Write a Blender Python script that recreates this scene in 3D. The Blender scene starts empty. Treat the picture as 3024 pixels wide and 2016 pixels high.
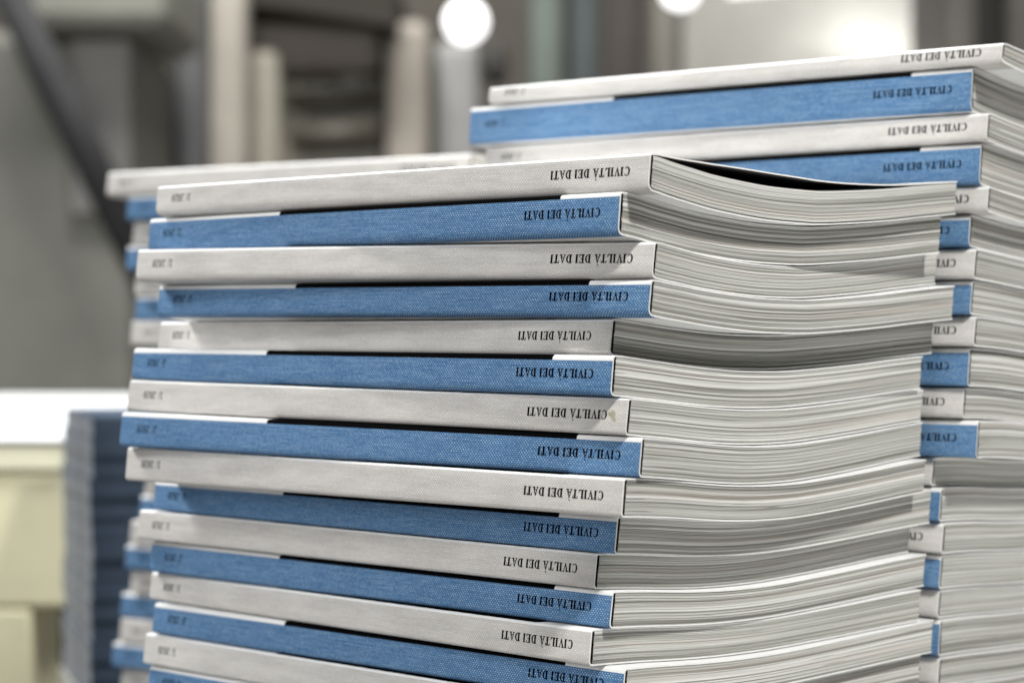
import bpy, math, random
from mathutils import Vector
R = math.radians
rnd = random.Random(7)
S = bpy.context.scene
COL = S.collection

# ------------------------------------------------------------------ camera, light, exposure
FPX, HY = 6834.0, 966.0                       # focal length and horizon row of the photograph (3024 px wide)
cam_d = bpy.data.cameras.new('camera'); cam = bpy.data.objects.new('camera', cam_d); COL.objects.link(cam)
cam_d.sensor_width = 36.0; cam_d.lens = 36.0 * FPX / 3024.0
cam_d.clip_start = 0.02; cam_d.clip_end = 60
cam.location = (0, 0, 0)
cam.rotation_euler = (R(90) - math.atan((1008 - HY) / FPX), 0, 0)
cam_d.dof.use_dof = True; cam_d.dof.focus_distance = 0.734
cam_d.dof.aperture_fstop = (cam_d.lens / 1000.0) / 0.0079
S.camera = cam

W_ = bpy.data.worlds.new('World'); S.world = W_; W_.use_nodes = True
W_.node_tree.nodes['Background'].inputs[0].default_value = (0.93, 0.97, 1.0, 1)
W_.node_tree.nodes['Background'].inputs[1].default_value = 0.085

def area(name, loc, target, size, power, col=(1, 1, 1), size_y=None):
    d = bpy.data.lights.new(name, 'AREA'); d.energy = power; d.color = col
    d.shape = 'RECTANGLE'; d.size = size; d.size_y = size_y or size
    o = bpy.data.objects.new(name, d); COL.objects.link(o); o.location = loc
    o.rotation_euler = (Vector(target) - Vector(loc)).to_track_quat('-Z', 'Y').to_euler()
    return o
area('hall_light_key', (0.76, -0.18, 1.28), (0.03, 0.76, -0.02), 0.19, 27, (1, 0.99, 0.96))
area('hall_light_top', (0.35, 1.15, 1.5), (0.05, 0.85, 0), 0.5, 46, (1, 1, 1))
area('hall_light_side', (-1.02, 0.82, 0.60), (-0.05, 0.8, 0), 0.26, 5.2, (0.98, 0.99, 1))
area('hall_light_front_fill', (-0.66, -0.02, 0.22), (-0.06, 0.76, -0.02), 0.6, 4.9, (1, 1, 1))  # added soft fill that lifts the shaded spines, not a lamp of the hall
area('hall_light_back_row', (-0.4, 3.6, 3.0), (-0.3, 5.0, 0.2), 1.6, 165, (1, 0.98, 0.95), 0.6)  # added area light out of view, brightens the things in the background
area('hall_light_table', (-0.9, 1.9, 1.3), (-0.6, 2.2, -0.1), 0.5, 32, (1, 1, 0.98))  # added area light to whiten the table top and lift the cream

S.view_settings.view_transform = 'Standard'; S.view_settings.look = 'None'
S.view_settings.exposure = 0.14; S.view_settings.gamma = 1
S.view_settings.use_curve_mapping = False
S.render.engine = 'CYCLES'
S.cycles.use_denoising = True
S.cycles.max_bounces = 8

# ------------------------------------------------------------------ node helpers and materials
def mat(name):
    m = bpy.data.materials.new(name); m.use_nodes = True
    return m, m.node_tree, m.node_tree.nodes['Principled BSDF']
def mth(t, op, a, b=None, c=None, clamp=False):
    n = t.nodes.new('ShaderNodeMath'); n.operation = op; n.use_clamp = clamp
    for i, v in enumerate((a, b, c)):
        if v is None: continue
        if isinstance(v, (int, float)): n.inputs[i].default_value = v
        else: t.links.new(v, n.inputs[i])
    return n.outputs[0]
def sstep(t, v, lo, hi):
    n = t.nodes.new('ShaderNodeMapRange'); n.interpolation_type = 'SMOOTHSTEP'
    t.links.new(v, n.inputs[0])
    n.inputs[1].default_value = lo; n.inputs[2].default_value = hi
    return n.outputs[0]
def mixc(t, f, a, b):
    n = t.nodes.new('ShaderNodeMix'); n.data_type = 'RGBA'
    for i, v in ((0, f), (6, a), (7, b)):
        if isinstance(v, (int, float)): n.inputs[i].default_value = v
        elif isinstance(v, tuple): n.inputs[i].default_value = (*v, 1)
        else: t.links.new(v, n.inputs[i])
    return n.outputs[2]
def noise(t, vec, scale, detail=2.0, rough=0.5):
    n = t.nodes.new('ShaderNodeTexNoise'); n.inputs['Scale'].default_value = scale
    n.inputs['Detail'].default_value = detail; n.inputs['Roughness'].default_value = rough
    if vec is not None: t.links.new(vec, n.inputs['Vector'])
    return n.outputs[0]
def uvnodes(t):
    uv = t.nodes.new('ShaderNodeUVMap'); uv.uv_map = 'UVMap'
    sp = t.nodes.new('ShaderNodeSeparateXYZ'); t.links.new(uv.outputs[0], sp.inputs[0])
    return uv.outputs[0], sp.outputs[0], sp.outputs[1]
def comb(t, a, b, c=0.0):
    n = t.nodes.new('ShaderNodeCombineXYZ')
    for i, v in enumerate((a, b, c)):
        if isinstance(v, (int, float)): n.inputs[i].default_value = v
        else: t.links.new(v, n.inputs[i])
    return n.outputs[0]
def objrand(t):
    return t.nodes.new('ShaderNodeObjectInfo').outputs['Random']

L, W = 0.240, 0.1643                     # book height along the spine, and page width
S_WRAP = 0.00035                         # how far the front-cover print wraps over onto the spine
def cover_material(name, base, dot, low, blue, panel=True):
    m, t, b = mat(name)
    uv, u, v = uvnodes(t)
    rv = objrand(t)
    # printed weave: staggered little dots
    PX, PY = 0.00112, 0.00064
    a = mth(t, 'DIVIDE', u, PX); r = mth(t, 'DIVIDE', v, PY)
    row = mth(t, 'FLOOR', r)
    a2 = mth(t, 'ADD', a, mth(t, 'MULTIPLY', mth(t, 'FLOORED_MODULO', row, 2.0), 0.5))
    dx = mth(t, 'SUBTRACT', mth(t, 'FRACT', a2), 0.5); dy = mth(t, 'SUBTRACT', mth(t, 'FRACT', r), 0.5)
    d = mth(t, 'SQRT', mth(t, 'ADD', mth(t, 'MULTIPLY', mth(t, 'MULTIPLY', dx, dx), 1.5), mth(t, 'MULTIPLY', dy, dy)))
    dots = mth(t, 'SUBTRACT', 1.0, sstep(t, d, 0.14, 0.42))
    wn = t.nodes.new('ShaderNodeTexWhiteNoise'); wn.noise_dimensions = '3D'
    t.links.new(comb(t, mth(t, 'FLOOR', a2), row, rv), wn.inputs['Vector'])
    streak = noise(t, comb(t, mth(t, 'MULTIPLY', u, 90.0), mth(t, 'MULTIPLY', v, 1500.0), mth(t, 'MULTIPLY', rv, 40)), 1.0, 2)
    dots = mth(t, 'MULTIPLY', dots, mth(t, 'ADD', mth(t, 'MULTIPLY', wn.outputs[0], 0.5),
               mth(t, 'MULTIPLY', sstep(t, streak, 0.3, 0.75), 0.55)), clamp=True)
    cloud = noise(t, comb(t, mth(t, 'MULTIPLY', u, 60.0), mth(t, 'MULTIPLY', v, 300.0), rv), 1.0, 3)
    c1 = mixc(t, sstep(t, cloud, 0.3, 0.7), low, base)
    spine = mixc(t, dots, c1, dot)
    # front cover: white with a black rounded panel between the ends
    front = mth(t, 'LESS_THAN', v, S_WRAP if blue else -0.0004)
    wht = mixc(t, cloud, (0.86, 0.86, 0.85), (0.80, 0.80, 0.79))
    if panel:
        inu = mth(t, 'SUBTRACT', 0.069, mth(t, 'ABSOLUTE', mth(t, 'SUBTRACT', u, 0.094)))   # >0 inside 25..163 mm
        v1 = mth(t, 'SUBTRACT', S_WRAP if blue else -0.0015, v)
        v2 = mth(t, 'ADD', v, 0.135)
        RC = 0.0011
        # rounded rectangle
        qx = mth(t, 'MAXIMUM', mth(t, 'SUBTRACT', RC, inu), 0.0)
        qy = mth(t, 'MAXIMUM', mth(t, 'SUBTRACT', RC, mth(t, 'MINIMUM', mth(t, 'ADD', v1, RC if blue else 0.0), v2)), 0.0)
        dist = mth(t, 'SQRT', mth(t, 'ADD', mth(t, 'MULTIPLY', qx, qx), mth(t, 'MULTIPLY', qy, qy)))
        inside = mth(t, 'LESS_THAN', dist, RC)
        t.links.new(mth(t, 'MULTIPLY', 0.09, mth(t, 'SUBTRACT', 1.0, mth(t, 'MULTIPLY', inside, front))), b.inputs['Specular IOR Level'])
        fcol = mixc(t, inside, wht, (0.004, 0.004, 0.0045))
    else:
        fcol = wht
    if panel or not name.endswith('navy'):
        spine = mixc(t, mth(t, 'GREATER_THAN', v, 0.0150), spine, (0.80, 0.80, 0.79))
    else:
        fcol = spine
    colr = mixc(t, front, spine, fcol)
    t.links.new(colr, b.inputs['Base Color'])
    b.inputs['Roughness'].default_value = 0.6
    if not panel: b.inputs['Specular IOR Level'].default_value = 0.09
    bp = t.nodes.new('ShaderNodeBump'); bp.inputs['Strength'].default_value = 0.35; bp.inputs['Distance'].default_value = 0.00006
    t.links.new(mth(t, 'MULTIPLY', dots, mth(t, 'SUBTRACT', 1.0, front)), bp.inputs['Height'])
    t.links.new(bp.outputs[0], b.inputs['Normal'])
    return m
M = {}
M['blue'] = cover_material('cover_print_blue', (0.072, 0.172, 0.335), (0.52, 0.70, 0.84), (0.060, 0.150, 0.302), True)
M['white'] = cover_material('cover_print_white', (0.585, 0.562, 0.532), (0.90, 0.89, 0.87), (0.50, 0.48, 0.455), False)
M['navy'] = cover_material('cover_print_navy', (0.045, 0.063, 0.092), (0.06, 0.085, 0.12), (0.038, 0.055, 0.08), False, panel=False)  # blue covers darkened: the shade on this stack is put into the colour

def simple(name, col, rough=0.5, spec=0.4, var=0.12, scale=6.0, metal=0.0):
    m, t, b = mat(name)
    tc = t.nodes.new('ShaderNodeTexCoord')
    n = noise(t, tc.outputs['Object'], scale, 4, 0.6)
    lo = tuple(c * (1 - var) for c in col); hi = tuple(min(1, c * (1 + var)) for c in col)
    t.links.new(mixc(t, sstep(t, n, 0.3, 0.7), lo, hi), b.inputs['Base Color'])
    b.inputs['Roughness'].default_value = rough; b.inputs['Specular IOR Level'].default_value = spec
    b.inputs['Metallic'].default_value = metal
    return m
M['card_edge'] = simple('cover_card_edge', (0.86, 0.85, 0.82), 0.7, 0.2, 0.04, 400)
M['card_inside'] = simple('cover_inside_white', (0.78, 0.78, 0.77), 0.5, 0.3, 0.03, 40)
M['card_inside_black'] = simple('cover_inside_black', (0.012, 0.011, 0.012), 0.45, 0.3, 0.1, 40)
M['glue'] = simple('binding_glue', (0.025, 0.022, 0.018), 0.8, 0.0, 0.3, 900)
M['ink'] = simple('black_ink', (0.003, 0.003, 0.0045), 0.9, 0.0, 0.1, 500)
M['smudge'] = simple('glue_smudge', (0.42, 0.40, 0.29), 0.35, 0.5, 0.15, 700)

def page_material():
    m, t, b = mat('page_edges')
    uv, u, v = uvnodes(t)
    rv = mth(t, 'MULTIPLY', objrand(t), 50.0)
    def band(su, sv, det=1.5):
        return noise(t, comb(t, mth(t, 'MULTIPLY', u, su), mth(t, 'MULTIPLY', v, sv), rv), 1.0, det, 0.6)
    sig = band(2.0, 560, 1.0)            # folded sections
    mid = band(6, 1500, 1.5)
    fine = band(14, 4200, 1.0)
    f = mth(t, 'ADD', mth(t, 'ADD', mth(t, 'MULTIPLY', sig, 0.50), mth(t, 'MULTIPLY', mid, 0.38)), mth(t, 'MULTIPLY', fine, 0.12))
    r = t.nodes.new('ShaderNodeValToRGB'); t.links.new(f, r.inputs[0])
    e = r.color_ramp.elements
    e[0].position = 0.37; e[0].color = (0.19, 0.186, 0.168, 1)
    e[1].position = 0.62; e[1].color = (0.74, 0.74, 0.71, 1)
    for p, c in ((0.43, (0.31, 0.305, 0.275)), (0.49, (0.46, 0.455, 0.42)), (0.56, (0.60, 0.595, 0.56))):
        k = e.new(p); k.color = (*c, 1)
    # sections printed with ink tint the edge a little
    tint = band(3, 420, 0.0)
    c = mixc(t, mth(t, 'MULTIPLY', sstep(t, tint, 0.60, 0.72), 0.30), r.outputs[0], (0.60, 0.51, 0.455))
    # narrow dark slits between the sheets, broken along their length
    sl = band(30, 2500, 1.0)
    nearspine = mth(t, 'SUBTRACT', 1.0, sstep(t, u, 0.002, 0.020))
    sl = mth(t, 'ADD', sl, mth(t, 'MULTIPLY', nearspine, 0.075))
    c = mixc(t, mth(t, 'MULTIPLY', sstep(t, sl, 0.69, 0.76), 0.75), c, (0.09, 0.085, 0.07))
    # folded sections: a dark gap and a pale first sheet every 1.3 mm or so, wandering a little
    wob = noise(t, comb(t, mth(t, 'MULTIPLY', u, 3.0), mth(t, 'MULTIPLY', v, 260.0), rv), 1.0, 1.0)
    ph = mth(t, 'FRACT', mth(t, 'ADD', mth(t, 'DIVIDE', v, 0.00128), mth(t, 'MULTIPLY', wob, 1.5)))
    str_ = sstep(t, band(9, 700, 1.0), 0.36, 0.62)
    gap = mth(t, 'MULTIPLY', mth(t, 'SUBTRACT', 1.0, sstep(t, ph, 0.10, 0.32)), str_)
    pale = mth(t, 'MULTIPLY', mth(t, 'MULTIPLY', sstep(t, ph, 0.28, 0.38), mth(t, 'SUBTRACT', 1.0, sstep(t, ph, 0.48, 0.68))), str_)
    c = mixc(t, mth(t, 'MULTIPLY', gap, 0.65), c, (0.15, 0.145, 0.125))
    c = mixc(t, mth(t, 'MULTIPLY', pale, 0.70), c, (0.80, 0.795, 0.765))
    t.links.new(c, b.inputs['Base Color'])
    b.inputs['Roughness'].default_value = 0.75; b.inputs['Specular IOR Level'].default_value = 0.085
    bp = t.nodes.new('ShaderNodeBump'); bp.inputs['Strength'].default_value = 0.5; bp.inputs['Distance'].default_value = 0.00012
    t.links.new(f, bp.inputs['Height']); t.links.new(bp.outputs[0], b.inputs['Normal'])
    return m
M['pages'] = page_material()
M['pages_navy'] = simple('navy_bleed_page_edges', (0.24, 0.255, 0.285), 0.7, 0.2, 0.35, 60)  # page edges of the same stack, greyed by painted shade

# ------------------------------------------------------------------ object helpers
def link(o, parent=None):
    COL.objects.link(o)
    if parent is not None: o.parent = parent
    return o
def mesh_obj(name, verts, faces, mats, parent=None, org=(0, 0, 0), mi=None, uvs=None, smooth=None):
    ox, oy, oz = org
    me = bpy.data.meshes.new(name)
    me.from_pydata([(x - ox, y - oy, z - oz) for x, y, z in verts], [], faces)
    for m in (mats if isinstance(mats, list) else [mats]): me.materials.append(m)
    if mi: me.polygons.foreach_set('material_index', mi)
    if smooth is not None: me.polygons.foreach_set('use_smooth', smooth)
    if uvs:
        lay = me.uv_layers.new(name='UVMap')
        for li, lp in enumerate(me.loops): lay.data[li].uv = uvs[lp.vertex_index]
    me.update()
    return link(bpy.data.objects.new(name, me), parent)
def empty(name, loc, label=None, cat=None, group=None):
    o = bpy.data.objects.new(name, None); o.empty_display_size = 0.02; o.location = loc
    COL.objects.link(o)
    tag(o, label, cat, group); return o
def tag(o, label=None, cat=None, group=None, kind=None):
    if label: o['label'] = label
    if cat: o['category'] = cat
    if group: o['group'] = group
    if kind: o['kind'] = kind
    return o
def at(px, py, Y):
    return ((px - 1512.0) * Y / FPX, Y, (HY - py) * Y / FPX)

# ------------------------------------------------------------------ lettering (bold serif capitals, unit = cap height)
def arc(cx, cy, rx, ry, a0, a1, wid, n=14):
    """quads of a stroke along an ellipse; wid(angle) -> (horizontal, vertical) stroke thickness inwards"""
    q = []
    P = []
    for i in range(n + 1):
        a = R(a0 + (a1 - a0) * i / n)
        tx, ty = wid
        P.append(((cx + rx * math.cos(a), cy + ry * math.sin(a)), (cx + (rx - tx) * math.cos(a), cy + (ry - ty) * math.sin(a))))
    for i in range(n): q.append([P[i][0], P[i + 1][0], P[i + 1][1], P[i][1]])
    return q
def rc(x0, y0, x1, y1): return [(x0, y0), (x1, y0), (x1, y1), (x0, y1)]
ST, TH, SF = 0.31, 0.085, 0.10
def glyph(c):
    if c == 'I': return 0.575, [rc(.18, SF, .18 + ST, 1 - SF), rc(.06, 0, .515, SF), rc(.06, 1 - SF, .515, 1)]
    if c == 'L': return 0.987, [rc(.15, SF, .15 + ST, 1 - SF), rc(.03, 1 - SF, .49, 1), rc(.03, 0, .90, SF),
                                [(.70, SF), (.90, SF), (.94, .34), (.885, .34)], [(.36, SF), (.72, SF), (.70, .085), (.36, .085)]]
    if c == 'T': return 0.987, [rc(.385, SF, .385 + ST, 1 - SF), rc(.25, 0, .735, SF), rc(.06, 1 - SF, .925, 1),
                                [(.06, 1 - SF), (.045, .68), (.095, .68), (.24, 1 - SF)], [(.745, 1 - SF), (.89, .68), (.94, .68), (.925, 1 - SF)]]
    if c == 'E': return 0.987, [rc(.15, SF, .15 + ST, 1 - SF), rc(.03, 0, .89, SF), rc(.03, 1 - SF, .88, 1),
                                [(.70, SF), (.89, SF), (.935, .32), (.88, .32)], [(.70, 1 - SF), (.83, .71), (.88, .71), (.88, 1 - SF)],
                                rc(.365, .475, .62, .53), rc(.62, .34, .675, .66)]
    if c == 'V': return 1.07, [[(.10, .96), (.37, .96), (.63, .22), (.52, -.02)], [(.76, .96), (.90, .96), (.58, -.02), (.50, -.01), (.57, .22)],
                               rc(.02, 1 - SF, .47, 1), rc(.68, 1 - SF, 1.05, 1)]
    if c in 'AÀ':
        g = [[(.47, 1.02), (.56, 1.02), (.96, .04), (.69, .04)], [(.45, 1.0), (.56, .90), (.27, .04), (.13, .04)],
             rc(.02, 0, .38, SF), rc(.58, 0, 1.05, SF), rc(.28, .29, .72, .385)]
        if c == 'À': g.append([(.28, 1.33), (.45, 1.33), (.60, 1.08), (.52, 1.08)])
        return 1.07, g
    if c == 'D': return 1.07, [rc(.15, SF, .15 + ST, 1 - SF), rc(.03, 0, .45, SF), rc(.03, 1 - SF, .45, 1)] + \
        arc(.45, .5, .56, .5, -90, 90, (.27, SF))
    if c == 'C': return 1.07, arc(.55, .5, .50, .52, 52, 318, (.28, .085), 20) + \
        [[(.83, .98), (.90, 1.0), (.92, .64), (.865, .64)]]
    if c == '0': return .74, arc(.37, .5, .33, .51, 0, 360, (.19, .08), 22)
    if c == '1': return .74, [rc(.29, SF, .46, 1.0), rc(.14, 0, .61, SF), [(.12, .86), (.12, .82), (.29, .84), (.29, 1.0)]]
    if c == '2': return .74, arc(.36, .70, .29, .31, -25, 170, (.15, .07), 12) + \
        [[(.62, .57), (.47, .60), (.05, .08), (.14, .02)], rc(.05, 0, .64, .13), [(.60, .13), (.64, .13), (.69, .27), (.65, .27)]]
    if c == '/': return .41, [[(.0, -.02), (.09, -.02), (.41, 1.02), (.32, 1.02)]]
    return .52, []
def text_polys(s):
    x, out = 0.0, []
    for ch in s:
        adv, g = glyph(ch)
        for q in g: out.append([(px + x, py) for px, py in q])
        x += adv
    return out, x

# ------------------------------------------------------------------ stacks and books
def lerp_table(tab, x):
    if x <= tab[0][0]: return tab[0][1]
    for (x0, y0), (x1, y1) in zip(tab, tab[1:]):
        if x <= x1:
            f = (x - x0) / (x1 - x0); return y0 + (y1 - y0) * f
    return tab[-1][1]
def smooth_table(tab, n=60):
    """resample a table with a Catmull-Rom spline so that the bends are round"""
    P = [tab[0]] + tab + [tab[-1]]; out = []
    for i in range(1, len(P) - 2):
        for k in range(8):
            f = k / 8.0
            def cr(j):
                a, b, c, d = P[i - 1][j], P[i][j], P[i + 1][j], P[i + 2][j]
                return 0.5 * (2 * b + (c - a) * f + (2 * a - 5 * b + 4 * c - d) * f * f + (3 * b - a - 3 * c + d) * f ** 3)
            out.append((cr(0), cr(1)))
    out.append(tab[-1]); return out
SAG_A = smooth_table([(-.08, -.18), (0, 0), (.064, .27), (.12, .47), (.19, .70), (.33, .97), (.45, 1.03), (.53, 1.0), (.72, .67), (.87, .30), (1, 0), (1.1, -.2)])
SAG_B = smooth_table([(-.08, -.02), (0, 0), (.06, .05), (.15, .26), (.27, .72), (.40, 1.0), (.55, .97), (.77, .52), (.9, .2), (1, 0), (1.1, -.2)])

class Stack:
    """interfaces between the books: z as a function of q (away from the spine plane) and p (along the spine)"""
    def __init__(s, p0, yaw, zs, sag, mix, lift, drop):
        s.p0 = p0; a = R(yaw)
        s.s = (-math.cos(a), math.sin(a)); s.w = (math.sin(a), math.cos(a))
        s.zs, s.sag, s.mix, s.lift, s.drop = zs, sag, mix, lift, drop
    def z(s, k, x, y):
        dx, dy = x - s.p0[0], y - s.p0[1]
        q = (dx * s.w[0] + dy * s.w[1]) / W; p = (dx * s.s[0] + dy * s.s[1]) / L
        f = (1 - s.mix[k]) * lerp_table(SAG_A, q) + s.mix[k] * lerp_table(SAG_B, q)
        return s.zs[k] + s.lift[k] * p - s.sag[k] * f - s.drop[k] * max(0, min(1.1, q))

CT = 0.00048                                # cover card thickness
LSEG = 6
def build_book(stack, k, corner, yaw, colour, label, group, lifted=False, text=True, detail=True, smudge=False, seed=0):
    rg = random.Random(seed * 31 + k)
    a = R(yaw); s = (-math.cos(a), math.sin(a)); w = (math.sin(a), math.cos(a))
    EPS = 0.00005 if colour == 'navy' else (0.00040 if seed == 2 else 0.00022)
    def XY(l, ww): return corner[0] + s[0] * l + w[0] * ww, corner[1] + s[1] * l + w[1] * ww
    def ztop(l, ww):
        x, y = XY(l, ww); return stack.z(k, x, y) - EPS
    def zbot(l, ww):
        x, y = XY(l, ww); return stack.z(k + 1, x, y) + EPS
    SH = rg.uniform(0.0012, 0.0019)          # the bindings lean: the lower edge of each spine stands a little proud
    def P(l, ww, z):
        wc = min(max(ww, rb), W); zb, zt = zbot(l, wc), ztop(l, wc)
        x, y = XY(l, ww + SH * (min(1.2, max(-0.2, (z - zb) / (zt - zb))) - 0.5)); return (x, y, z)
    rt = rg.uniform(0.0009, 0.0013); rb = rg.uniform(0.0015, 0.0021) + max(0.0, 0.0011 * (1 - k / 6.0))
    if colour == 'navy': rt, rb = 0.0005, 0.0005
    cx, cy = XY(L / 2, W / 2); org = (cx, cy, zbot(L / 2, W / 2))
    root = empty('paperback_book', org, label, 'book', group)
    LIFT = smooth_table([(0, 0), (.02, .0001), (.08, .0011), (.2, .0029), (.33, .0037), (.47, .0032), (.62, .0018), (.78, .0006), (.9, .0001), (1, 0)])
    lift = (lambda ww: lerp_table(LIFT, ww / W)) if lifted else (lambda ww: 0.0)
    # --- cover: U profile, outer and inner skin; each entry (kind, w, offset from top / bottom)
    nf = 22 if detail else 10
    prof = []                                # (outer w, outer ref, outer dz, inner w, inner ref, inner dz, s)
    arc_t = rt * math.pi / 2
    Hs = None
    for i in range(nf + 1):
        f = i / nf; ww = W - (W - rt) * (1 - (1 - f) ** 1.35)
        prof.append((ww, 't', 0.0, ww, 't', -CT, -(ww - rt) - arc_t))
    na = 5 if detail else 3
    for i in range(1, na + 1):
        ph = math.pi / 2 * i / na
        ri = rt - CT
        prof.append((rt - rt * math.sin(ph), 't', -rt + rt * math.cos(ph), rt - ri * math.sin(ph), 't', -rt + ri * math.cos(ph), -arc_t + rt * ph))
    for i in range(1, 5): prof.append((0.0, 'm', i / 5.0, CT, 'm', i / 5.0, None))
    for i in range(0, na + 1):
        ph = math.pi / 2 * (1 - i / na); ri = rb - CT
        prof.append((rb - rb * math.sin(ph), 'b', rb - rb * math.cos(ph), rb - ri * math.sin(ph), 'b', rb - ri * math.cos(ph), ('b', rb * math.pi / 2 * i / na)))
    for i in range(1, nf + 1):
        f = i / nf; ww = rb + (W - rb) * (1 - (1 - f ** 1.35))
        prof.append((ww, 'b', 0.0, ww, 'b', CT, ('b', rb * math.pi / 2 + ww - rb)))
    n = len(prof)
    T0 = ztop(L / 2, rb) - zbot(L / 2, rb); HS = T0 - rt - rb
    V, UV = [], []
    def zz(l, ww, ref, dz):
        wt = max(ww, rb)
        if ref == 't': return ztop(l, wt if ww < rb else ww) + dz + lift(ww)
        if ref == 'b': return zbot(l, wt if ww < rb else ww) + dz
        zt = ztop(l, rb) - rt; zb = zbot(l, rb) + rb
        return zt + (zb - zt) * dz
    lw = [0.00005 * math.sin(7 * i + k) for i in range(LSEG + 1)]
    for side in (0, 1):
        for i in range(LSEG + 1):
            l = L * i / LSEG
            for e in prof:
                ww, ref, dz = (e[0], e[1], e[2]) if side == 0 else (e[3], e[4], e[5])
                V.append(P(l, ww + (0 if side else 0), zz(l, ww, ref, dz)))
                sv = e[6]
                if sv is None: sv = HS * e[2]
                elif isinstance(sv, tuple): sv = HS + sv[1]
                UV.append((l, sv))
    F, MI, SM = [], [], []
    def idx(side, i, j): return side * (LSEG + 1) * n + i * n + j
    for i in range(LSEG):
        for j in range(n - 1):
            F.append((idx(0, i, j), idx(0, i, j + 1), idx(0, i + 1, j + 1), idx(0, i + 1, j))); MI.append(0); SM.append(True)
            F.append((idx(1, i, j), idx(1, i + 1, j), idx(1, i + 1, j + 1), idx(1, i, j + 1))); MI.append(2); SM.append(True)
    for j in range(n - 1):
        F.append((idx(0, 0, j), idx(1, 0, j), idx(1, 0, j + 1), idx(0, 0, j + 1))); MI.append(1); SM.append(False)
        F.append((idx(0, LSEG, j), idx(0, LSEG, j + 1), idx(1, LSEG, j + 1), idx(1, LSEG, j))); MI.append(1); SM.append(False)
    for j in (0, n - 1):
        for i in range(LSEG):
            q = (idx(0, i, j), idx(0, i + 1, j), idx(1, i + 1, j), idx(1, i, j))
            F.append(q if j == 0 else q[::-1]); MI.append(1); SM.append(False)
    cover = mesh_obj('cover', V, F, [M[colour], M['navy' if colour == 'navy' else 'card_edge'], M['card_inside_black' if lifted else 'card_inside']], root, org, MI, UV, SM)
    # --- page block: rows of sheets (each row set in or out a hair), columns along the width
    g = 0.00125
    w0 = CT + g
    nr = 30 if detail else 8
    nc = 40 if detail else 12
    cuts = sorted([rg.random() for _ in range(nr - 1)]); vs = [0.0] + cuts + [1.0]
    vs = [0.5 * v + 0.5 * i / nr for i, v in enumerate(vs)]
    ws = [w0 + (W - 0.0003 - w0) * (i / nc) ** 1.25 for i in range(nc + 1)]
    V, UV, F, MI = [], [], [], []
    def pz(l, ww, v):
        zt = ztop(l, max(ww, rb)) - CT - 0.00010; zb = zbot(l, max(ww, rb)) + CT + 0.00010
        rt2, rb2 = max(0.0, rt - CT) + 0.0002, max(0.0, rb - CT) + 0.0002
        if ww - CT < rt2:
            h = 1 - (ww - CT) / rt2; zt -= rt2 * (1 - math.sqrt(max(0, 1 - h * h)))
        if ww - CT < rb2:
            h = 1 - (ww - CT) / rb2; zb += rb2 * (1 - math.sqrt(max(0, 1 - h * h)))
        return zb + (zt - zb) * v, (zt - zb)
    def addv(l, ww, v):
        z, h = pz(l, ww, v); V.append(P(l, ww, z)); UV.append((ww, v * 0.0115)); return len(V) - 1
    # head and tail faces: each row is its own strip so that the steps between rows are crisp
    for end in (0, 1):
        for r in range(nr):
            jit = rg.gauss(0, 0.00009); off = 0.00022 + max(-0.00018, min(0.00025, jit))
            l = off if end == 0 else L - off
            ids = []
            for ww in ws: ids.append((addv(l, ww, vs[r]), addv(l, ww, vs[r + 1])))
            for j in range(nc):
                q = (ids[j][0], ids[j + 1][0], ids[j + 1][1], ids[j][1])
                F.append(q if end == 0 else q[::-1])
            # thin return faces so that no light leaks between the strips
            for which in (0, 1):
                back = [addv(l + (0.0005 if end == 0 else -0.0005), ws[j], vs[r + which]) for j in range(nc + 1)]
                for j in range(nc):
                    F.append((ids[j][which], ids[j + 1][which], back[j + 1], back[j]))
    # fore edge, spine side, top and bottom sheet
    li = [0.0003 + (L - 0.0006) * i / LSEG for i in range(LSEG + 1)]
    for r in range(nr):
        wj = ws[-1] + 0
        ids = [(addv(l, wj, vs[r]), addv(l, wj, vs[r + 1])) for l in li]
        for i in range(LSEG): F.append((ids[i][0], ids[i + 1][0], ids[i + 1][1], ids[i][1]))
    for v in (0.0, 1.0):
        rows = [[addv(l, ww, v) for ww in ws] for l in li]
        for i in range(LSEG):
            for j in range(nc): F.append((rows[i][j], rows[i + 1][j], rows[i + 1][j + 1], rows[i][j + 1]))
    mesh_obj('page_block', V, F, M['pages_navy' if colour == 'navy' else 'pages'], root, org, None, UV)
    # --- glue strip between the spine and the pages
    V, F = [], []
    lz = [0.0014, L - 0.0014]
    for l in lz:
        for ww in (CT + 0.00001, w0 + 0.00025):
            for v in (0.02, 0.98):
                zt = ztop(l, rb) - rt * 0.75; zb = zbot(l, rb) + rb * 0.75
                V.append(P(l, ww, zb + (zt - zb) * v))
    F = [(0, 1, 3, 2), (4, 6, 7, 5), (0, 4, 5, 1), (2, 3, 7, 6), (1, 5, 7, 3), (0, 2, 6, 4)]
    mesh_obj('glue_strip', V, F, M['glue'], root, org)
    # --- lettering on the spine
    if text:
        CAP, XS = 0.00276, 0.870
        for string, l0, dv, name in (('CIVILTÀ DEI DATI', 0.0078 + rg.uniform(-.0006, .0006), 0, 'title_lettering'),
                               ('1/ 2020' if colour == 'white' else '2/ 2020', L - 0.0090 - 0.0110, 0, 'issue_number_lettering')):
            polys, width = text_polys(string)
            V, F = [], []
            for qi, q in enumerate(polys):
                b0 = len(V)
                for px, py in q:
                    l = l0 + px * CAP * XS
                    zt = ztop(l, rb) - rt * 0.2; zb = zbot(l, rb) + rb * 0.5
                    zc = 0.5 * (zt + zb) + 0.0001
                    V.append(P(l, -0.00003 - 0.000002 * (qi % 9), zc - (py - 0.5) * CAP))
                F.append(tuple(range(b0, b0 + len(q))))
            mesh_obj(name, V, F, M['ink'], cover, org)
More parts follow.
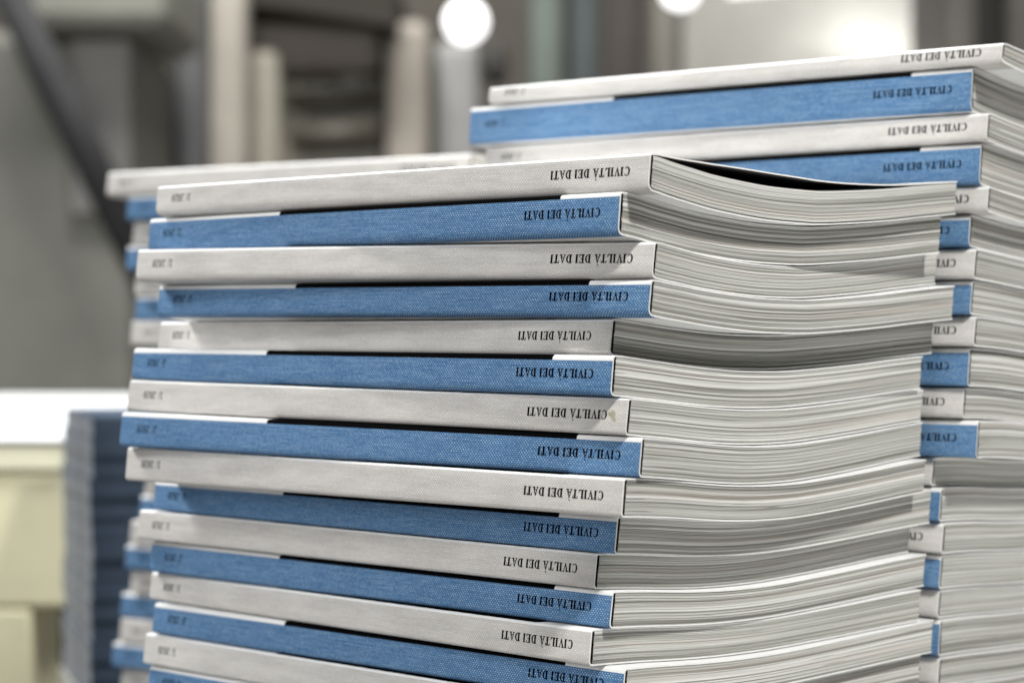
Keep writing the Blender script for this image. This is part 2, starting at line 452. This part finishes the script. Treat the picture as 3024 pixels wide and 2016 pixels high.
    if smudge:
        V, F = [], []
        for i in range(18):
            th = 2 * math.pi * i / 18; rr = 1 + 0.25 * math.sin(3 * th + 1) + 0.12 * math.sin(5 * th)
            l = 0.0056 + 0.0013 * rr * math.cos(th) + 0.0006 * math.sin(th); h = 0.0016 * rr * math.sin(th)
            V.append(P(l, -0.000025, 0.5 * (ztop(l, rb) + zbot(l, rb)) + 0.0004 + h))
        F.append(tuple(range(18)))
        o = mesh_obj('glue_smudge', V, F, M['smudge'], cover, org); o['label'] = 'small olive smudge of dried glue'
    return root

ORD = ['topmost', 'second', 'third', 'fourth', 'fifth', 'sixth', 'seventh', 'eighth', 'ninth', 'tenth', 'eleventh', 'twelfth', 'thirteenth',
       'fourteenth', 'fifteenth', 'sixteenth', 'seventeenth', 'eighteenth', 'nineteenth', 'twentieth', 'twenty-first']
def colour_of(k): return 'white' if k % 2 == 0 else 'blue'

# ---- table tops the stacks stand on (below the picture)
def prism(name, foot, z0, z1, m, parent=None, org=(0, 0, 0)):
    n = len(foot)
    V = [(x, y, z0) for x, y in foot] + [(x, y, z1) for x, y in foot]
    F = [tuple(range(n))[::-1], tuple(range(n, 2 * n))] + [(i, (i + 1) % n, n + (i + 1) % n, n + i) for i in range(n)]
    o = mesh_obj(name, V, F, m, parent, org)
    return o
def bevel(o, wd=0.004, seg=2):
    b = o.modifiers.new('bevel', 'BEVEL'); b.width = wd; b.segments = seg; b.limit_method = 'ANGLE'
    return o
M['tabletop'] = simple('grey_laminate', (0.42, 0.42, 0.41), 0.4, 0.4, 0.06, 30)
TBL = -0.1402
def frame_pts(c, yaw, lo_s, hi_s, lo_w, hi_w):
    a = R(yaw); s = (-math.cos(a), math.sin(a)); w = (math.sin(a), math.cos(a))
    return [(c[0] + s[0] * p + w[0] * q, c[1] + s[1] * p + w[1] * q) for p, q in ((lo_s, lo_w), (lo_s, hi_w), (hi_s, hi_w), (hi_s, lo_w))]
t1 = prism('table_top', frame_pts((0.033, 0.70), 44, -0.40, 0.262, -0.02, 0.42), TBL - 0.03, TBL, M['tabletop']); tag(t1, kind='structure')

# ---- front stack
FRONT = [(.0408, .6901, 44.1), (.0320, .6933, 45.7), (.0424, .6961, 41.1), (.0413, .6952, 43.9), (.0302, .7090, 46.6), (.0301, .6991, 44.2),
         (.0346, .6986, 42.4), (.0385, .6955, 40.5), (.0330, .6917, 43.0), (.0318, .7090, 45.6), (.0256, .7140, 45.4), (.0304, .7113, 45.5),
         (.0239, .7094, 47.4), (.0340, .7078, 44.9), (.0280, .7085, 45.6), (.0310, .7085, 45.2)]
fz = [.0523, .0405, .0270, .0152, .0036, -.0083, -.0211, -.0328, -.0452, -.0573, -.0693, -.0807, -.0925, -.1041, -.1160, -.1280, -.1400]
fsag = [.0066, .0068, .0064, .0056, .0052, .0050, .0049, .0049, .0050, .0048, .0044, .0040, .0034, .0027, .0022, .0012, 0]
fmix = [0, 0, .05, .12, .2, .3, .4, .5, .5, .55, .6, .65, .7, .7, .7, .7, .7]
flift = [v / 1000 for v in [0, .6, 1.2, 1.0, .5, .6, 1.3, 1.3, .7, .2, .4, .1, -.3, .2, .1, 0, 0]]
fdrop = [v / 1000 for v in [1.0, 1.3, .9, .5, 1.3, 1.5, .8, .7, .6, .4, .9, .4, .3, .1, .1, 0, 0]]
ST_F = Stack((.0335, .6990), 44.3, fz, fsag, fmix, flift, fdrop)
for k, (x, y, yaw) in enumerate(FRONT):
    c = colour_of(k)
    if k == 0: lab = 'white-spined paperback on top of the sharp front stack, cover arching off its pages'
    elif k == 6: lab = 'white-spined paperback seventh from the top of the sharp front stack, olive smudge beside its title'
    elif k == 14: lab = 'white-spined paperback at the bottom of the front stack, second lowest one in view'
    elif k == 15: lab = 'blue-spined paperback lowest in view of the front stack, cut by the photo edge'
    else: lab = '%s-spined paperback, %s from the top of the sharp front stack' % (c, ORD[k])
    build_book(ST_F, k, (x, y), yaw, c, lab, 'paperbacks in the front stack', lifted=(k == 0), smudge=(k == 6), seed=1)

# ---- right stack, standing behind the front one
B_PX = [(2957, 121), (2868, 194), (2914, 328), (2893, 419), (2916, 546), (2862, 630), (2877, 730), (2867, 826), (2877, 931), (2860, 1025),
        (2844, 1143), (2885, 1240), (2752, 1350), (2776, 1438), (2783, 1543), (2776, 1638), (2771, 1741), (2774, 1829), (2772, 1940), (2778, 2040)]
BY = 42.2; ba = R(BY); bs = (-math.cos(ba), math.sin(ba)); bp0 = (.1678, .8157)
bz, bc = [], []
for (px, py) in B_PX:
    kx = (px - 1512) / FPX
    t = (bp0[0] - kx * bp0[1]) / (-bs[0] + kx * bs[1])
    X, Y = bp0[0] + bs[0] * t, bp0[1] + bs[1] * t
    bc.append((X, Y)); bz.append((HY - py) * Y / FPX)
bz.append(TBL + .0002)
bz[19] = 0.5 * (bz[18] + bz[20])
nb = len(B_PX)
ST_B = Stack(bp0, BY, bz, [.0045] + [.0060 - .0046 * i / 19 for i in range(nb - 1)] + [0], [0] * 6 + [.3, .5, .6, .8, .9] + [1] * 10,
             [0] * (nb + 1), [.001] * 8 + [.0004] * (nb - 8) + [0])
byaw = [40.9, 41.2, 41.9, 42.4, 41.8, 42.8, 42.4, 41.9, 42.2, 42.7, 42.0, 41.8, 42.6, 42.4, 41.8, 42.5, 42.2, 42.0, 42.6, 42.1]
for k in range(nb):
    c = colour_of(k)
    lab = '%s-spined paperback, %s from the top of the right stack behind the front one' % (c, ORD[k])
    if k == 0: lab = 'white-spined paperback on top of the taller right stack, highest book in the photo'
    if k == 19: lab = 'blue-spined paperback lowest of the right stack, at the bottom edge of the photo'
    build_book(ST_B, k, bc[k], byaw[k], c, lab, 'paperbacks in the right stack', seed=2)

# ---- blurred stack behind on the left
CY = 35.0; ca_ = R(CY); cs = (-math.cos(ca_), math.sin(ca_)); cp0 = (-.0288, 1.115)
C_LX = [338, 385, 390, 386, 400, 405, 400, 410, 405, 412, 408, 415, 432, 405, 395, 378, 383, 345, 352, 334, 346]
nC = len(C_LX)
CTB = -0.1960
cz = [.0832 - (.0832 - CTB - .0001) * i / nC for i in range(nC + 1)]
ST_C = Stack(cp0, CY, cz, [.003] * nC + [0], [1] * (nC + 1), [0] * (nC + 1), [0] * (nC + 1))
t2 = prism('lower_table_top', frame_pts(cp0, CY, -0.03, 0.222, -0.004, 0.16), CTB - 0.03, CTB, M['tabletop']); tag(t2, kind='structure')
for k, lx in enumerate(C_LX):
    kx = (lx - 1512) / FPX
    t = (cp0[0] - kx * cp0[1]) / (-cs[0] + kx * cs[1]) - L
    if k == 0: t += 0.004
    c = colour_of(k)
    lab = '%s-spined paperback, %s from the top of the blurred stack behind on the left' % (c, ORD[k])
    if k == 0: lab = 'out-of-focus white paperback on top of the blurred left stack, long spine in view'
    build_book(ST_C, k, (cp0[0] + cs[0] * t, cp0[1] + cs[1] * t), CY + rnd.uniform(-.8, .8), c, lab, 'paperbacks in the blurred left stack', detail=False, seed=3)

# ---- stack of blue books beside the white table, shade painted into its colours
DY = -17.0; da = R(DY); ds = (-math.cos(da), math.sin(da))
dtail = (-0.264, 1.45); dp0 = (dtail[0] - ds[0] * L, dtail[1] - ds[1] * L)
nD = 14; DTB = -0.2360; dtop = -0.0560
dz = [dtop - (dtop - DTB - .0001) * i / nD for i in range(nD + 1)]
ST_D = Stack(dp0, DY, dz, [.001] * nD + [0], [1] * (nD + 1), [0] * (nD + 1), [0] * (nD + 1))
t3 = prism('shelf_top', frame_pts(dp0, DY, -0.02, 0.242, -0.002, 0.17), DTB - 0.03, DTB, M['tabletop']); tag(t3, kind='structure')
for k in range(nD):
    t = rnd.uniform(-.0012, .0012)
    lab = 'blurred dark navy book, %s from the top of the dark stack beside the cream cabinet' % ORD[k]
    build_book(ST_D, k, (dp0[0] + ds[0] * t, dp0[1] + ds[1] * t), DY + rnd.uniform(-.3, .3), 'navy', lab, 'navy books in the dark stack', text=False, detail=False, seed=4)

# ------------------------------------------------------------------ the hall behind
def box(name, x0, x1, y0, y1, z0, z1, m, parent=None, org=(0, 0, 0), bev=0.006):
    o = prism(name, [(x0, y0), (x1, y0), (x1, y1), (x0, y1)], z0, z1, m, parent, org)
    if bev: bevel(o, bev)
    return o
def pbox(name, px0, px1, py0, py1, Y, depth, m, parent=None, org=(0, 0, 0), bev=0.028):
    """box whose front face at distance Y has that size"""
    x0, _, z1 = at(px0, py0, Y); x1, _, z0 = at(px1, py1, Y)
    return box(name, x0, x1, Y, Y + depth, z0, z1, m, parent, org, bev)
def cyl(name, a, b, r, m, parent=None, n=24, org=(0, 0, 0)):
    a, b = Vector(a), Vector(b); d = (b - a).normalized()
    u = d.cross(Vector((0.3, 0.9, 0.2))).normalized(); v = d.cross(u)
    V = [tuple(p + r * (math.cos(2 * math.pi * i / n) * u + math.sin(2 * math.pi * i / n) * v)) for p in (a, b) for i in range(n)]
    F = [(i, (i + 1) % n, n + (i + 1) % n, n + i) for i in range(n)] + [tuple(range(n))[::-1], tuple(range(n, 2 * n))]
    return mesh_obj(name, V, F, m, parent, org, smooth=[True] * n + [False, False])

FLOOR = -0.95
M['floor'] = simple('concrete_floor', (0.16, 0.15, 0.14), 0.6, 0.3, 0.2, 3)
M['wall'] = simple('hall_wall', (0.16, 0.148, 0.128), 0.8, 0.2, 0.15, 1.5)
o = box('floor', -6, 6, -2, 9, FLOOR - .1, FLOOR, M['floor'], bev=0); tag(o, kind='structure')
o = box('back_wall', -6, 6, 7.0, 7.2, FLOOR, 3.5, M['wall'], bev=0); tag(o, 'dim brownish grey back wall of the print hall', 'wall')

# white table with cream cabinet, left
M['white_top'] = simple('white_table_sheet', (0.84, 0.86, 0.87), 0.35, 0.5, 0.03, 8)
M['cream'] = simple('cream_enamel', (0.70, 0.66, 0.45), 0.45, 0.4, 0.05, 12)
M['cream_light'] = simple('cream_lip', (0.82, 0.80, 0.60), 0.45, 0.4, 0.04, 12)
M['dark_gap'] = simple('dark_base', (0.022, 0.020, 0.016), 0.8, 0.2, 0.2, 9)
cab = empty('cream_cabinet', (-0.6, 2.1, FLOOR), 'cream enamelled cabinet with a white top at the left edge', 'cabinet')
co = (-0.6, 2.1, FLOOR)
TZ = -0.0797
box('white_top', -1.3, -0.312, 1.68, 2.74, TZ - 0.004, TZ, M['white_top'], cab, co, 0.0015)
box('lip', -1.3, -0.326, 1.684, 2.70, TZ - 0.0255, TZ - 0.0062, M['cream_light'], cab, co, 0.004)
box('body', -1.3, -0.3235, 1.69, 2.69, -0.2050, TZ - 0.0257, M['cream'], cab, co, 0.004)
box('leg', -0.50, -0.3510, 1.69, 1.80, FLOOR, -0.2052, M['cream'], cab, co, 0.004)
box('leg', -0.50, -0.3510, 2.55, 2.68, FLOOR, -0.2052, M['cream'], cab, co, 0.004)
box('base', -1.28, -0.30, 2.0, 2.5, FLOOR, -0.2054, M['dark_gap'], cab, co, 0.004)  # added near-black block, its colour stands for the shaded void under the body
box('panel_gap', -1.29, -0.330, 1.70, 2.68, TZ - 0.0061, TZ - 0.0041, M['dark_gap'], cab, co, 0)

def bg(name, label, cat, rects, group=None):
    """a thing of the hall: list of (part name, px0, px1, py0, py1, Y, depth, colour)"""
    r0 = rects[0]
    x, y, _ = at(0.5 * (r0[1] + r0[2]), 0, r0[5])
    e = empty(name, (x, y, FLOOR), label, cat, group)
    for (pn, a, b, c, d, Y, dep, colr) in rects:
        key = 'hall_%d_%d_%d' % tuple(int(v * 1000) for v in colr)
        if key not in M: M[key] = simple(key, colr, 0.6, 0.3, 0.10, 5)
        pbox(pn, a, b, c, d, Y, dep, M[key], e, (x, y, FLOOR))
    return e
def FY(Y): return HY - FLOOR * FPX / Y          # row where the floor is at that distance
bg('machine_housing', 'big olive grey machine housing behind the dark slanted brace', 'machine', [
    ('side_panel', -500, 392, 88, FY(4.4), 4.4, 0.8, (0.18, 0.18, 0.16)),
    ('door_panel', 205, 385, 100, 640, 4.38, 0.018, (0.20, 0.197, 0.19)),
    ('top_duct', 60, 490, -160, 84, 4.3, 0.5, (0.27, 0.27, 0.235))])
M['dark_steel'] = simple('dark_steel', (0.045, 0.045, 0.047), 0.8, 0.1, 0.1, 10)
br = cyl('slanted_brace', at(-40, -160, 4.0), at(455, 860, 4.0), 0.031, M['dark_steel'])
tag(br, 'dark slanted steel brace crossing in front of the olive machine housing', 'brace')
bg('dark_column', 'dark brown column between the olive housing and the steel column', 'column', [('shaft', 388, 520, 90, FY(5.0), 5.0, 0.1, (0.085, 0.075, 0.067))])
bg('steel_column', 'bluish grey steel column left of the pale beige column', 'column', [('shaft', 512, 604, -300, FY(4.9), 4.9, 0.08, (0.135, 0.138, 0.142))])
bg('beige_column', 'pale beige column beside the grey printing press', 'column', [
    ('shaft', 612, 728, -300, FY(4.95), 4.95, 0.09, (0.38, 0.355, 0.31)),
    ('side_flange', 730, 828, 140, FY(5.05), 5.05, 0.05, (0.30, 0.285, 0.235))])
pr = bg('printing_press', 'blurred brown grey printing press with a dark hood left of the round lamp', 'machine', [
    ('body', 835, 1130, 215, FY(5.2), 5.2, 0.8, (0.33, 0.32, 0.275)),
    ('cover_plate', 705, 905, 235, 560, 5.16, 0.05, (0.40, 0.375, 0.31)),
    ('ink_box', 985, 1090, 210, 300, 5.15, 0.05, (0.22, 0.215, 0.20)),
    ('feed_unit', 700, 1118, 62, 212, 5.1, 0.6, (0.19, 0.168, 0.145)),
    ('side_frame', 1134, 1268, 60, FY(5.15), 5.15, 0.7, (0.38, 0.345, 0.30))])
po = tuple(pr.location)
M['hood_dark'] = simple('hood_dark', (0.030, 0.026, 0.020), 0.6, 0.3, 0.1, 5)
a, b = at(690, -60, 5.0), at(1170, 66, 5.0)
hood = mesh_obj('hood', [(a[0], 5.0, a[2]), (b[0], 5.0, a[2]), (b[0], 5.0, b[2] - .01), (a[0], 5.0, b[2] + .045), (a[0], 5.5, a[2]), (b[0], 5.5, a[2]), (b[0], 5.5, b[2] - .01), (a[0], 5.5, b[2] + .045)],
         [(0, 1, 2, 3), (5, 4, 7, 6), (0, 4, 5, 1), (3, 2, 6, 7), (0, 3, 7, 4), (1, 5, 6, 2)], M['hood_dark'], pr, po)
M['roller'] = simple('roller_dark', (0.085, 0.076, 0.06), 0.5, 0.4, 0.1, 5)  # dark cylinders standing in for the shadow belt across the press
for (y_, r_) in ((405, 0.025), (300, 0.02)):
    p0, p1 = at(860, y_, 5.14), at(1120, y_ - 15, 5.14)
    cyl('roller', p0, p1, r_, M['roller'], pr, org=po)
bg('control_cabinet', 'light grey control cabinet under the round lamp, left of the green pillar', 'cabinet', [
    ('body', 1280, 1418, 120, FY(5.3), 5.3, 0.4, (0.30, 0.30, 0.295)),
    ('motor_box', 1424, 1500, 120, 235, 5.35, 0.2, (0.06, 0.058, 0.054))])
bg('green_pillar', 'greenish grey pillar right of the round lamp', 'pillar', [('shaft', 1562, 1664, -300, FY(5.6), 5.6, 0.1, (0.145, 0.172, 0.15))])
bg('slate_pillar', 'slate blue pillar between the green pillar and the dark post', 'pillar', [('shaft', 1672, 1768, -300, FY(5.7), 5.7, 0.1, (0.088, 0.105, 0.108))])
bg('dark_post', 'nearly black post left of the bright white wall panel', 'post', [('shaft', 1782, 1908, -300, FY(5.5), 5.5, 0.1, (0.06, 0.053, 0.048))])
bg('wall_panel', 'large bright white wall panel behind the right stack', 'panel', [
    ('board', 2010, 2790, -300, FY(6.2), 6.2, 0.08, (0.40, 0.392, 0.36)),
    ('edge_strip', 1925, 2004, -300, FY(6.15), 6.15, 0.08, (0.24, 0.23, 0.20))])
bg('dark_cabinet', 'dark grey cabinet with a black door at the top right corner', 'cabinet', [
    ('body', 2800, 3300, -300, FY(5.0), 5.0, 0.5, (0.105, 0.098, 0.088)),
    ('door', 2880, 2964, -280, 700, 4.98, 0.018, (0.02, 0.019, 0.017))])

# lamps of the hall that are in view, and one added hidden tube
def emit(name, strength, col=(1, 1, 1)):
    m, t, b = mat(name)
    b.inputs['Base Color'].default_value = (0.9, 0.9, 0.9, 1)
    b.inputs['Emission Color'].default_value = (*col, 1); b.inputs['Emission Strength'].default_value = strength
    return m
M['bulb'] = emit('lamp_glow', 1.9)
M['lamp_shell'] = simple('lamp_shell', (0.45, 0.45, 0.44), 0.4, 0.4, 0.05, 20)
def sphere(name, c, r, m, parent, org, n=20, sz=1.0):
    V, F = [], []
    for i in range(1, n):
        for j in range(n * 2):
            th, ph = math.pi * i / n, math.pi * j / n
            V.append((c[0] + r * math.sin(th) * math.cos(ph), c[1] + r * math.sin(th) * math.sin(ph), c[2] + sz * r * math.cos(th)))
    V += [(c[0], c[1], c[2] + sz * r), (c[0], c[1], c[2] - sz * r)]
    m2 = n * 2
    for i in range(n - 2):
        for j in range(m2): F.append((i * m2 + j, (i + 1) * m2 + j, (i + 1) * m2 + (j + 1) % m2, i * m2 + (j + 1) % m2))
    for j in range(m2):
        F.append((len(V) - 2, j, (j + 1) % m2)); F.append((len(V) - 1, (n - 2) * m2 + (j + 1) % m2, (n - 2) * m2 + j))
    return mesh_obj(name, V, F, m, parent, org, smooth=[True] * len(F))
def globe_lamp(px, py, Y, r, label):
    c = at(px, py, Y); e = empty('globe_lamp', c, label, 'lamp', 'round hall lamps')
    sphere('globe', c, r, M['bulb'], e, c)
    cyl('cap', (c[0], c[1], c[2] + r * 0.8), (c[0], c[1], c[2] + r * 1.5), r * 0.55, M['lamp_shell'], e, org=c)
    cyl('stem', (c[0], c[1], c[2] + r * 1.4), (c[0], c[1], 3.0), 0.006, M['lamp_shell'], e, org=c)
globe_lamp(1376, 66, 4.6, 0.042, 'glowing round lamp in full view above the light grey cabinet')
globe_lamp(2008, -28, 4.6, 0.038, 'glowing round lamp cut by the top edge of the photo')
c0, c1 = at(2150, -34, 4.7), at(2330, -50, 4.7)
tl = empty('tube_light', c0, 'glowing tube light at the top edge right of the cut-off round lamp', 'lamp')
cyl('tube', c0, c1, 0.016, M['bulb'], tl, org=c0)
box('fitting', c0[0] - .02, c1[0] + .02, 4.68, 4.72, c0[2] + .03, c0[2] + .06, M['lamp_shell'], tl, c0)

c0, c1 = at(2440, 240, 6.08), at(2770, 210, 6.08)  # added tube, hidden behind the right stack, makes the panel glow
wl = empty('tube_light', c0, 'tube light lighting the white wall panel from just behind the top of the right stack', 'lamp')
M['tube_glow'] = emit('tube_glow', 24.0)
cyl('tube', c0, c1, 0.028, M['tube_glow'], wl, org=c0)
box('fitting', c0[0] - .02, c1[0] + .02, 6.115, 6.15, c0[2] - .03, c0[2] + .04, M['lamp_shell'], wl, c0)
